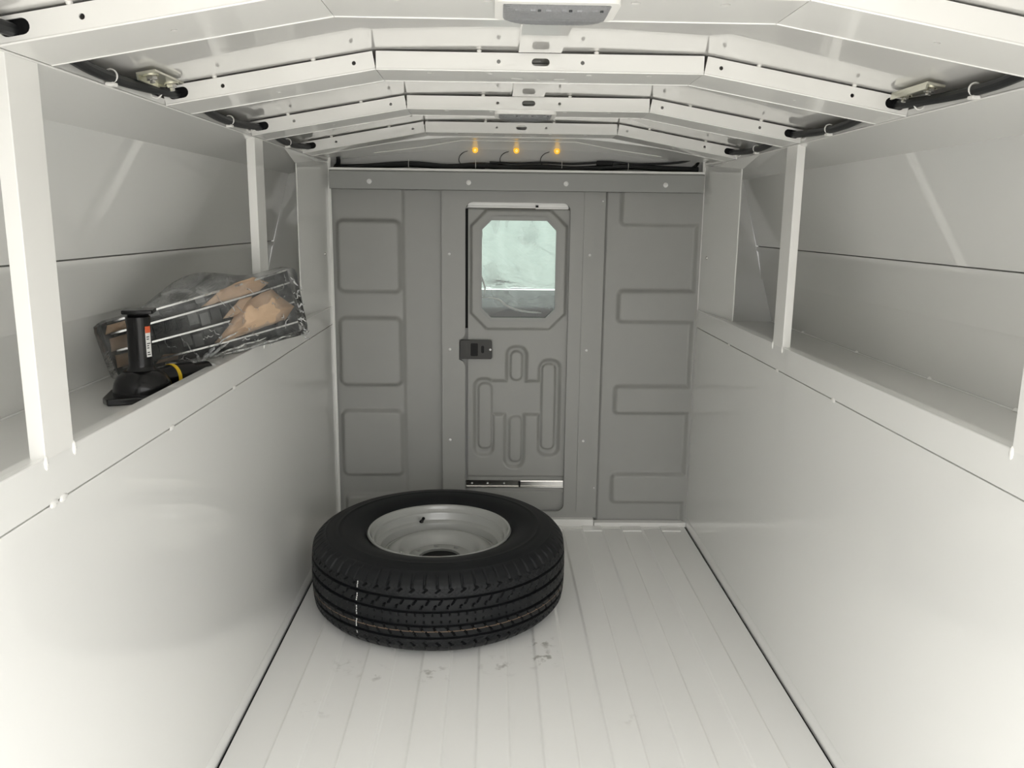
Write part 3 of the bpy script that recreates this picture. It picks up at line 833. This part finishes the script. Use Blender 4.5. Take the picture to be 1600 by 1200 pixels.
# profile round the casing: (r, z, kind)  from inner bottom bead over the outside to the inner top bead
half = [(.206, .030), (.2205, .0245), (.229, .018), (.240, .0085), (.262, .0018), (.28, 0.0), (.290, .0002), (.2915, -.0006), (.2945, -.0006), (.296, .0004), (.305, .0010), (.318, .0030), (.328, .0058), (.330, .0058), (.333, .0085), (.342, .0125), (.350, .018), (.357, .025), (.3625, .032)]
treadz = list(np.linspace(.038, TW - .038, 76))
half = [(r * (1.032 if r > .24 else 1.0), z) for r, z in half]
prof = half + [(0, z) for z in treadz] + [(r, TW - z) for r, z in reversed(half)]
NT = 840
pts = np.zeros((len(prof), NT, 3))
th = np.linspace(0, 2 * np.pi, NT, endpoint=False)
GR = (.0645, .1015, .1405, .1775)
for i, (r, z) in enumerate(prof):
    if r == 0:
        zc = (z - TW / 2) / (TW / 2 - .038)
        base = .3838 - .0055 * abs(zc) ** 3
        rr = np.full(NT, base)
        gd = min(abs(z - g) for g in GR)
        if gd < .0042:
            rr -= .0085
        else:
            if GR[0] < z < GR[1] or GR[2] < z < GR[3]:       # sipes of the intermediate ribs
                sl = (z - (GR[0] + GR[1]) / 2) if z < .12 else -(z - (GR[2] + GR[3]) / 2)
                kink = sl * 0.55 + (.004 if sl > 0 else -.004)
                ph = ((th * .384 + kink) / (2 * np.pi * .384 / 70)) % 1.0
                rr -= np.where(ph < .12, .0065, 0)
            elif z < GR[0] or z > GR[3]:
                e = (GR[0] - z) if z < GR[0] else (z - GR[3])
                ph = ((th) / (2 * np.pi / 70) + .13 * math.sin(e * 500)) % 1.0
                if e > .0145: rr -= np.where(ph < .16, .0065, 0)
                elif e < .0145: rr -= np.where(ph < .055, .0025, 0)
                ph2 = (ph * 1 + .5) % 1
                rr -= np.where(ph2 < .055, .002, 0)
            else:
                e = min(z - GR[1], GR[2] - z)
                ph = (th / (2 * np.pi / 105)) % 1.0
                if e < .012: rr -= np.where(ph < .07, .004, 0)
    else:
        rr = np.full(NT, r)
        if r > .346:   # shoulder notches
            ph = (th / (2 * np.pi / 70) + .05) % 1.0
            rr = rr - np.where(ph < .15, .005 * min(1, (r - .346) / .012), 0)
    pts[i, :, 0] = rr * np.cos(th); pts[i, :, 1] = rr * np.sin(th); pts[i, :, 2] = z
np_ = len(prof)
I = np.arange(np_ * NT).reshape(np_, NT)
J = np.roll(I, -1, axis=1)
F = np.stack([I[:-1], J[:-1], J[1:], I[1:]], -1).reshape(-1, 4)
me = bpy.data.meshes.new('tyre'); me.from_pydata(pts.reshape(-1, 3).tolist(), [], F.tolist())
me.materials.append(MT['tyre'])
me.polygons.foreach_set('use_smooth', [True] * len(me.polygons)); me.set_sharp_from_angle(angle=math.radians(38))
ty = bpy.data.objects.new('tyre', me); COL.objects.link(ty); ty.parent = wheel
ty['label'] = 'black tyre with ribbed tread'
# chalk mark across the tread
a0 = math.atan2(-1, -.62)
mk = MB()
for z0, z1 in ((.184, .203), (.147, .171), (.107, .135), (.071, .096), (.05, .058)):
    for t in range(4):
        za, zb = z0 + (z1 - z0) * t / 4, z0 + (z1 - z0) * (t + .7) / 4
        a = a0 + random.uniform(-.003, .003) + (za - .12) * .12
        r = .3848 - .0055 * abs((za - .121) / .083) ** 3
        tn = Vector((-math.sin(a), math.cos(a), 0)); rd = Vector((math.cos(a), math.sin(a), 0))
        mk.obox(rd * r + Vector((0, 0, (za + zb) / 2)), tn * .0012, rd * .0006, Vector((0, 0, (zb - za) / 2)))
mk.build('chalk_mark', 'label', ty)
# rim
RZ = .004
rimp = [(.217, .214), (.2195, .2215), (.2165, .2255), (.211, .2235), (.2075, .216), (.2045, .2075), (.2025, .2055), (.1985, .2035), (.1965, .199), (.1955, .186), (.193, .181), (.184, .177), (.180, .173), (.1775, .164), (.176, .15), (.174, .14), (.174, .045)]
rb = MB().lathe(rimp, n=128)
rb.lathe([(.174, .045), (.190, .040), (.198, .03), (.203, .022), (.2165, .014), (.2195, .006)], n=128)
rb.build('rim', 'rim', wheel, smooth=28)
dp = [(.1755, .151), (.170, .1535), (.164, .1535), (.158, .158), (.150, .1645), (.140, .1685), (.130, .1685), (.122, .164), (.114, .154), (.107, .142), (.1005, .1345), (.0985, .1335)]
disc = MB().lathe(dp, n=128)
# hub face with bolt holes and centre bore
vs, fs = plate(circ(0, 0, .1005, 96), [circ(0, 0, .0620, 64)] + [circ(.0845 * math.cos(k * math.pi / 4 + .2), .0845 * math.sin(k * math.pi / 4 + .2), .0078, 16) for k in range(8)], .007)
disc2 = MB().add([(x, y, z + .1295) for x, y, z in vs], fs)
disc = MB().lathe(dp, n=128)
disc.v += []
disc.build('disc', 'rim', wheel, smooth=35)
disc2.build('hub_face', 'rim', wheel, smooth=30)
MB().lathe([(.0620, .1275), (.0620, .1325), (.0630, .135), (.0650, .1332)], n=64).build('bore_lip', 'rim', wheel)
MB().lathe([(.0005, .120), (.0618, .120), (.0618, .1265), (.0005, .1265)], n=40).build('centre_cap', 'black', wheel)  # black disc under the hub face, painting the shade inside the bore
va = math.radians(112)
vr = .193; vp = Vector((vr * math.cos(va), vr * math.sin(va), .176)); vd = Vector((-math.cos(va) * .75, -math.sin(va) * .75, .66)).normalized()
MB().tube([vp, vp + vd * .006, vp + vd * .009, vp + vd * .022, vp + vd * .0225, vp + vd * .035, vp + vd * .0355], [.0075, .007, .0045, .0042, .0052, .0052, .003], 12).build('valve_stem', 'black', wheel)

# ================================================================== JACK
jx, jy = -.777, 1.645
jk = empty('bottle_jack', (jx, jy, Z_SHELF)); tag(jk, 'black hydraulic bottle jack with yellow band standing on the left shelf', 'jack')
jk.rotation_euler = (0, 0, math.radians(14))
bp_ = [(-.074, -.050), (-.062, -.074), (.03, -.060), (.085, -.036), (.085, .036), (.02, .052), (-.055, .052), (-.074, .030)]
MB().prism(bp_, 'z', 0, .014).build('base_plate', 'gloss_black', jk, bevel=.003)
MB().lathe([(.0005, .012), (.056, .012), (.056, .022), (.053, .034), (.046, .046), (.037, .054), (.0305, .058), (.0005, .058)], (-.008, 0, 0), 40).build('base_bulb', 'gloss_black', jk, smooth=60)
cyl = MB().lathe([(.0005, .056), (.030, .056), (.0245, .062), (.0230, .07), (.0220, .148), (.0232, .154), (.0232, .164), (.0205, .167), (.0195, .169), (.0205, .171), (.0005, .171)], (-.008, 0, 0), 40).build('cylinder', 'gloss_black', jk, smooth=40)
MB().prism(rrect(-.034, .024, -.027, .027, .005), 'z', .171, .179).build('saddle', 'gloss_black', jk, bevel=.002)
MB().lathe([(.018, .1695), (.0175, .1715)], (-.008, 0, 0), 30).build('ram', 'zinc', cyl)
# pump housing lying to the side with a yellow band
dxy = Vector((math.cos(math.radians(46)), math.sin(math.radians(46)), 0))
st = Vector((.0, .01, .031))
MB().tube([st, st + dxy * .045, st + dxy * .05, st + dxy * .105, st + dxy * .110, st + dxy * .15], [.024, .024, .0265, .0265, .021, .021], 24).build('pump_housing', 'gloss_black', jk, smooth=40)
MB().tube([st + dxy * .054, st + dxy * .062], [.0278, .0278], 24).build('yellow_ring', 'yellow', jk)
# printed label wrapped on the cylinder
def wrap(a0, a1, z0, z1, r, n=8):
    vs = []
    for k in range(n + 1):
        a = a0 + (a1 - a0) * k / n
        for z in (z0, z1):
            for rr in (r, r + .0006):
                vs.append((-.008 + rr * math.cos(a), rr * math.sin(a), z))
    fs = []
    for k in range(n):
        i = 4 * k; j = 4 * (k + 1)
        fs += [(i + 1, j + 1, j + 3, i + 3), (i, i + 2, j + 2, j), (i, j, j + 1, i + 1), (i + 2, i + 3, j + 3, j + 2)]
    return MB().add(vs, fs)
la0, la1 = math.radians(-52), math.radians(-20)
lb = wrap(la0, la1, .085, .140, .0227).build('sticker', 'label', cyl, smooth=60)
wrap(la0, la1, .133, .146, .0230).build('sticker_head', 'red', lb)
for k in range(9):
    z = .089 + k * .0044
    a = la0 + math.radians(4); b = la1 - math.radians(6 + random.random() * 12)
    if k in (2, 6): continue
    wrap(a, b, z, z + .0018, .0231, 4).build('print_line', 'black', lb)

# ================================================================== WRAPPED GRILLE
gp = empty('wrapped_grille', (-.80, 2.2, Z_SHELF)); tag(gp, 'black vehicle grille with chrome bars and brown cardboard wrapped in clear film', 'car grille')
GO = Vector((-.80, 2.2, Z_SHELF))
NB, NTp = Vector((-.900, 1.80, .809)), Vector((-.885, 1.70, .943))
FB, FT = Vector((-.571, 2.10, .873)), Vector((-.578, 2.02, 1.04))
GN = Vector((.674, -.739, 0)).normalized()
def G(u, v, w=0.0):
    """point on the front face: u along, v up, w towards the aisle (metres)"""
    p = (NB * (1 - u) + FB * u) * (1 - v) + (NTp * (1 - u) + FT * u) * v
    n = GN
    bow = .016 * math.sin(math.pi * u)
    return p + n * (w + bow) - GO
def backw(u):      # how deep the packet is behind the face
    return .012 + .075 * math.sin(math.pi * min(1, .78 * u)) ** 1.2
# body behind the face
P = []
for i in range(25):
    u = i / 24
    P.append([G(u, v, w) for v, w in ((.03, -.006), (.97, -.006), (.96, -.012), (.9, -.016), (.1, -.018), (.03, -.006))])
body = MB().grid(P); body.f.append(tuple(range(6))); body.f.append(tuple(range(24 * 6, 25 * 6)))
body.build('shell', 'grille', gp, smooth=45)
# chrome bars
for v in (.19, .50, .80, .99):
    pts = [G(u, v, .004) for u in np.linspace(.02, .985, 26)]
    mbx = MB()
    for i in range(25):
        a, b = pts[i], pts[i + 1]
        d = (b - a)
        mbx.obox((a + b) / 2, d * .502, GN * .004, Vector((0, 0, .0021)))
    mbx.build('chrome_bar', 'chrome', gp, smooth=20)
# louvre cells between the bars
for r_ in range(3):
    v0, v1 = (.19, .50, .80, .99)[r_:r_ + 2]
    for c in range(16):
        u0, u1 = .04 + c * .058, .04 + (c + .80) * .058
        va_, vb_ = v0 + .035, v1 - .03
        if (c + r_) % 2: va_ += .05
        else: vb_ -= .05
        q = [G(u0, va_, -.001), G(u1, va_, -.001), G(u1, vb_, -.003), G(u0, vb_, -.003)]
        qb = [p - GN * .006 for p in q]
        MB().add(q + qb, [(0, 1, 2, 3), (7, 6, 5, 4), (0, 4, 5, 1), (1, 5, 6, 2), (2, 6, 7, 3), (3, 7, 4, 0)]).build('louvre', 'grille_grey' if (c * 7 + r_ * 3) % 5 in (0, 2) else 'grille', gp)
# cardboard sheets
def card(poly, w, wob=.006):
    mbc = MB()
    us = [p[0] for p in poly]; vs_ = [p[1] for p in poly]
    c = (sum(us) / len(us), sum(vs_) / len(vs_))
    ring = []
    for i in range(len(poly)):
        a, b = poly[i], poly[(i + 1) % len(poly)]
        for t in (0, .25, .5, .75):
            ring.append((a[0] + (b[0] - a[0]) * t, a[1] + (b[1] - a[1]) * t))
    n = len(ring); vv = []
    lv = (1.0, .72, .42, .15)
    for f in lv:
        for p in ring:
            u, v = c[0] + (p[0] - c[0]) * f, c[1] + (p[1] - c[1]) * f
            vv.append(G(u, v, w + wob * mnoise.noise(Vector((u * 14, v * 5, w * 100 + 2))) + wob * 1.2 * (1 - f)))
    fs = []
    for k in range(3):
        for i in range(n):
            j = (i + 1) % n
            fs.append((k * n + i, k * n + j, (k + 1) * n + j, (k + 1) * n + i))
    fs.append(tuple(range(3 * n, 4 * n)))
    mbc.add(vv, fs)
    ob = mbc.build('cardboard', 'card', gp, smooth=60)
    so_ = ob.modifiers.new('thick', 'SOLIDIFY'); so_.thickness = .0012
    return ob
card([(.46, .83), (.575, 1.0), (.67, 1.03), (.77, 1.04), (.855, .89), (.79, .82), (.65, .815)], .007)
card([(.48, .22), (.545, .20), (.77, .27), (.905, .28), (.965, .45), (.86, .79), (.80, .78), (.70, .72), (.59, .50)], .012, .013)
card([(.55, .57), (.665, .785), (.74, .77), (.70, .62), (.61, .55)], .009, .005)
card([(.0, .20), (.13, .22), (.14, .42), (.01, .42)], .003)
card([(.0, .50), (.13, .52), (.14, .72), (.01, .72)], .003)
card([(.0, .80), (.10, .82), (.13, .95), (.02, .94)], .003)
card([(.17, .12), (.28, .10), (.29, .20), (.22, .24)], .004)
# cling film envelope
P = []
NU = 46
for i in range(NU + 1):
    u = -.035 + 1.07 * i / NU
    uc = min(max(u, 0), 1)
    endk = 1.0 - (max(0, -u) + max(0, u - 1)) * 12
    hump = .27 * max(0, math.sin(math.pi * min(1, max(0, (uc - .12) / .75)))) ** 2
    loop = [(-.02, .012), (.06, .018), (.2, .019), (.35, .019), (.5, .02), (.65, .02), (.8, .019), (.93, .018), (1.01, .012), (1.02 + hump * .6, -backw(uc) * .45), (1.0 + hump, -backw(uc) * .75), (.9 + hump * .5, -backw(uc) - .006), (.5, -backw(uc) - .008), (.1, -backw(uc) * .9), (-.02, -backw(uc) * .4)]
    row = []
    for (v, w) in loop + loop[:1]:
        vm = .5 + (v - .5) * (1 - .25 * (1 - endk))
        nz = .006 * mnoise.noise(Vector((u * 26, v * 10, w * 40)))
        row.append(G(u, vm, w * endk + nz))
    P.append(row)
flm = MB().grid(P); n_ = len(P[0])
flm.f.append(tuple(range(n_ - 1))); flm.f.append(tuple(range(NU * n_, NU * n_ + n_ - 1)))
fo = flm.build('film_wrap', 'film', gp, smooth=60)
fo.data.materials.append(MT['film_top'])
for pi, pl in enumerate(fo.data.polygons):
    if pi < NU * (n_ - 1) and 8 <= pi % (n_ - 1) <= 11: pl.material_index = 1
# bunched wrinkles of the film
def strand(u0, v0, u1, v1, r, k=0):
    pts = []
    for t in np.linspace(0, 1, 9):
        u, v = u0 + (u1 - u0) * t, v0 + (v1 - v0) * t
        u += .012 * mnoise.noise(Vector((t * 4, k * 3.1, 0))); v += .05 * mnoise.noise(Vector((t * 4, k * 1.7, 5)))
        pts.append(G(u, v, .0215 + .002 * math.sin(t * 9)))
    MB().tube(pts, [r * (.35 + .65 * math.sin(math.pi * t)) for t in np.linspace(0, 1, 9)], 6).build('film_wrinkle', 'film_white', gp)
MT['film_white'] = film_material('bunched_film', 0.85, 0.2, 0.2, 30)
random.seed(11)
k = 0
for (u0, v0, u1, v1, r) in ((.375, -.03, .46, .20, .0050), (.375, -.03, .36, .16, .004), (.36, .14, .31, .47, .0016), (.375, -.03, .25, -.10, .0032), (.375, -.03, .14, .02, .0026), (.375, 0, .545, .2, .0038), (.46, .2, .60, .34, .0022), (.42, .05, .75, .10, .0024), (.38, -.02, .22, .10, .002), (.37, -.03, .30, -.14, .0026), (.5, .02, .9, .03, .003)):
    strand(u0, v0, u1, v1, r, k); k += 1
for q in range(46):
    u0 = random.uniform(.2, .98); v0 = random.uniform(-.02, .95) * (1.0 if u0 > .55 else .4)
    du = random.gauss(0, .03); dv = random.gauss(0, .10)
    strand(u0, v0, min(1.02, u0 + du), v0 + dv, random.uniform(.0006, .0013), k); k += 1
for q in range(10):
    v0 = random.uniform(0, .9)
    strand(.965 + random.uniform(0, .03), v0, 1.01 + random.uniform(0, .02), v0 + random.uniform(-.15, .15), random.uniform(.0012, .0026), k); k += 1
